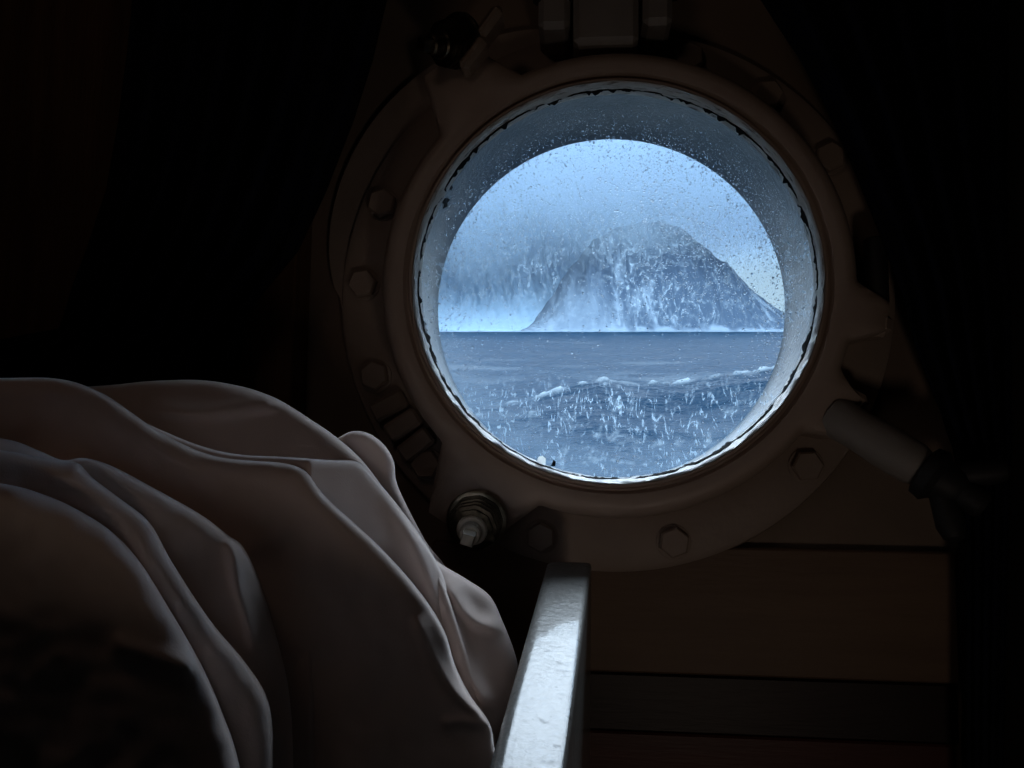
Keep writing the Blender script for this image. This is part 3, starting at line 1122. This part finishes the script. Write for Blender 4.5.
# ------------------------------------------------------------------ mountains across the water
def mountain(name, prof, y_front, y_ridge, y_back, rock, snow, seed, label, gully, rock_lo, nx=420, nyy=170, px_range=(250, 1000), snow_west=False):
    """heightfield: skyline heights are given where the ridge stands"""
    pxs = np.linspace(*px_range, nx)
    X = (pxs - 512) / F * y_ridge
    Yv = np.concatenate([np.linspace(y_front, y_ridge, int(nyy * .75)), np.linspace(y_ridge, y_back, nyy - int(nyy * .75) + 1)[1:]])
    Xg, Yg = np.meshgrid(X, Yv)
    Pg = np.meshgrid(pxs, Yv)[0]
    H = (331 - np.interp(Pg, [p[0] for p in prof], [p[1] for p in prof])) / F * y_ridge + 2.5
    t = np.clip((Yg - y_front) / (y_ridge - y_front), 0, 1)
    tb = np.clip((Yg - y_ridge) / (y_back - y_ridge), 0, 1)
    ramp = (t ** 1.15) * (1 - tb ** 1.2)
    warp = (fbm(Xg / 40, Yg / 60, 3, seed + 3) - .5) * 14
    g = ridged((Xg + warp + (Yg - y_ridge) * .10) / 17.0, Yg / 190.0, 5, seed)
    g2 = fbm(Xg / 9.0, Yg / 22.0, 5, seed + 9)
    Zh = H * ramp + (g - .6) * gully * np.minimum(t * 3, 1) * (1 - tb) * np.clip(H / 30, .15, 1) + (g2 - .5) * gully * .35 * np.minimum(t * 4, 1)
    Zh = Zh - 1.5 * (t <= 0.001) + .6
    streak = ridged((Xg + warp * 1.3 + (Yg - y_ridge) * .08) / 3.2, Yg / 26.0, 5, seed + 20)
    cov = fbm(Xg / 30, Yg / 45, 5, seed + 30)
    rk = streak * .55 + cov * .55 + (g - .5) * .35 - rock_lo
    rk = np.clip(rk * 6, 0, 1)
    foot = np.clip((t - .01) / .06 + (fbm(Xg / 6, Yg / 6, 5, seed + 40) - .5) * 2.4, 0, 1)
    rk = rk * (.15 + .85 * foot)
    if snow_west:                # snow lies thick on the left flank
        rk = rk * np.clip((Pg + (cov - .5) * 200 - 520) / 90, .45, 1)
    V = np.stack([Xg, Yg, Zh + SEA], -1).reshape(-1, 3)
    I = np.arange(Xg.size).reshape(Xg.shape)
    Fq = np.stack([I[:-1, :-1], I[:-1, 1:], I[1:, 1:], I[1:, :-1]], -1).reshape(-1, 4)
    o = grid_obj(name, V, Fq, mat_mountain(name + '_snow_rock', rock, snow), 'rock', rk)
    return tag(o, label, 'mountain')


mountain('mountain', [(380, 345), (470, 342), (518, 338), (532, 325), (550, 303), (569, 276), (590, 249), (610, 234), (640, 228), (668, 229), (685, 238), (701, 252), (724, 269), (747, 291), (765, 306), (781, 317), (800, 327), (830, 336), (870, 342)],
         520, 600, 680, (.013, .025, .043), (.062, .092, .125), 100,
         'dark rocky mountain streaked with snow, sloping to the water at the right', 9.0, .41, snow_west=True)
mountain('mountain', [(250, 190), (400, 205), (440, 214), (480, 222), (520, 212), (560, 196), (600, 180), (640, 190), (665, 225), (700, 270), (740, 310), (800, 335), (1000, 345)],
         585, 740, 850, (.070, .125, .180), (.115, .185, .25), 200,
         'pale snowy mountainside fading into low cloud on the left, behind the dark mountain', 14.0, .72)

# ------------------------------------------------------------------ low cloud round the summits
cl = MB().box((60, 675, SEA + 111), (760, 250, 218))
cloud = cl.build('low_cloud', M_CEIL, smooth=False)
m, nt, N, L, P = new_mat('cloud_mist')
N.remove(P)
tc = N.new('ShaderNodeTexCoord')
sp = N.new('ShaderNodeSeparateXYZ'); L.new(tc.outputs['Object'], sp.inputs[0])
nz = N.new('ShaderNodeTexNoise'); nz.inputs['Scale'].default_value = .018; nz.inputs['Detail'].default_value = 3
L.new(tc.outputs['Object'], nz.inputs['Vector'])
a1 = N.new('ShaderNodeMath'); a1.operation = 'MULTIPLY_ADD'; a1.inputs[1].default_value = 44; a1.inputs[2].default_value = -22
L.new(nz.outputs['Fac'], a1.inputs[0])
a2 = N.new('ShaderNodeMath'); a2.operation = 'ADD'
L.new(sp.outputs['Z'], a2.inputs[0]); L.new(a1.outputs[0], a2.inputs[1])
a3 = N.new('ShaderNodeMath'); a3.operation = 'MULTIPLY_ADD'; a3.inputs[1].default_value = -.08   # lower towards the left
L.new(sp.outputs['X'], a3.inputs[0]); L.new(a2.outputs[0], a3.inputs[2])
mr = N.new('ShaderNodeMapRange'); mr.interpolation_type = 'SMOOTHSTEP'
mr.inputs['From Min'].default_value = SEA + 30; mr.inputs['From Max'].default_value = SEA + 122
mr.inputs['To Min'].default_value = 0.0; mr.inputs['To Max'].default_value = .017
L.new(a3.outputs[0], mr.inputs['Value'])
vs_ = N.new('ShaderNodeVolumeScatter')
vs_.inputs['Color'].default_value = (.60, .83, 1, 1)
L.new(mr.outputs[0], vs_.inputs['Density'])
va_ = N.new('ShaderNodeVolumeAbsorption')
va_.inputs['Color'].default_value = (.16, .34, .54, 1)
L.new(mr.outputs[0], va_.inputs['Density'])
av_ = N.new('ShaderNodeAddShader')
L.new(vs_.outputs[0], av_.inputs[0]); L.new(va_.outputs[0], av_.inputs[1])
L.new(av_.outputs[0], N['Material Output'].inputs['Volume'])
cloud.data.materials.clear(); cloud.data.materials.append(m)
tag(cloud, 'low pale cloud veiling the mountain tops', 'cloud', kind='stuff')
try:
    m.cycles.volume_step_rate = 1.0
except Exception:
    pass

# ------------------------------------------------------------------ lights
pd = bpy.data.lights.new('daylight_portal', 'AREA')
pd.shape = 'DISK'; pd.size = .42
pd.cycles.is_portal = True
po = bpy.data.objects.new('daylight_portal', pd)
COL.objects.link(po)
po.matrix_world = WF @ Matrix.Translation((0, HULL_OUT + .012, 0)) @ Matrix.Rotation(R(-90), 4, 'X')



def fill_light(name, loc, aim, size, energy, color):
    ld = bpy.data.lights.new(name, 'AREA')
    ld.shape = 'DISK'
    ld.size = size
    ld.color = color
    ld.energy = energy
    lo = bpy.data.objects.new(name, ld)
    COL.objects.link(lo)
    lo.location = loc
    lo.rotation_euler = (Vector(aim) - Vector(loc)).to_track_quat('-Z', 'Y').to_euler()


fill_light('low_fill', (.22, -.05, .14), (.06, .9, .55), .10, .20, (1.0, .80, .66))  # added warm fill without a fixture, brightens the flange from below
fill_light('overhead_fill', (-.32, .12, CEIL - .02), (-.05, .85, .3), .25, .14, (1.0, .72, .57))  # unseen overhead fill, added to lift the hull side and duvet top

cy = SC.cycles
cy.use_denoising = True
cy.max_bounces = 10
cy.diffuse_bounces = 5
cy.transparent_max_bounces = 24
cy.volume_bounces = 2
cy.sample_clamp_indirect = 4.0
cy.caustics_refractive = False
cy.caustics_reflective = False
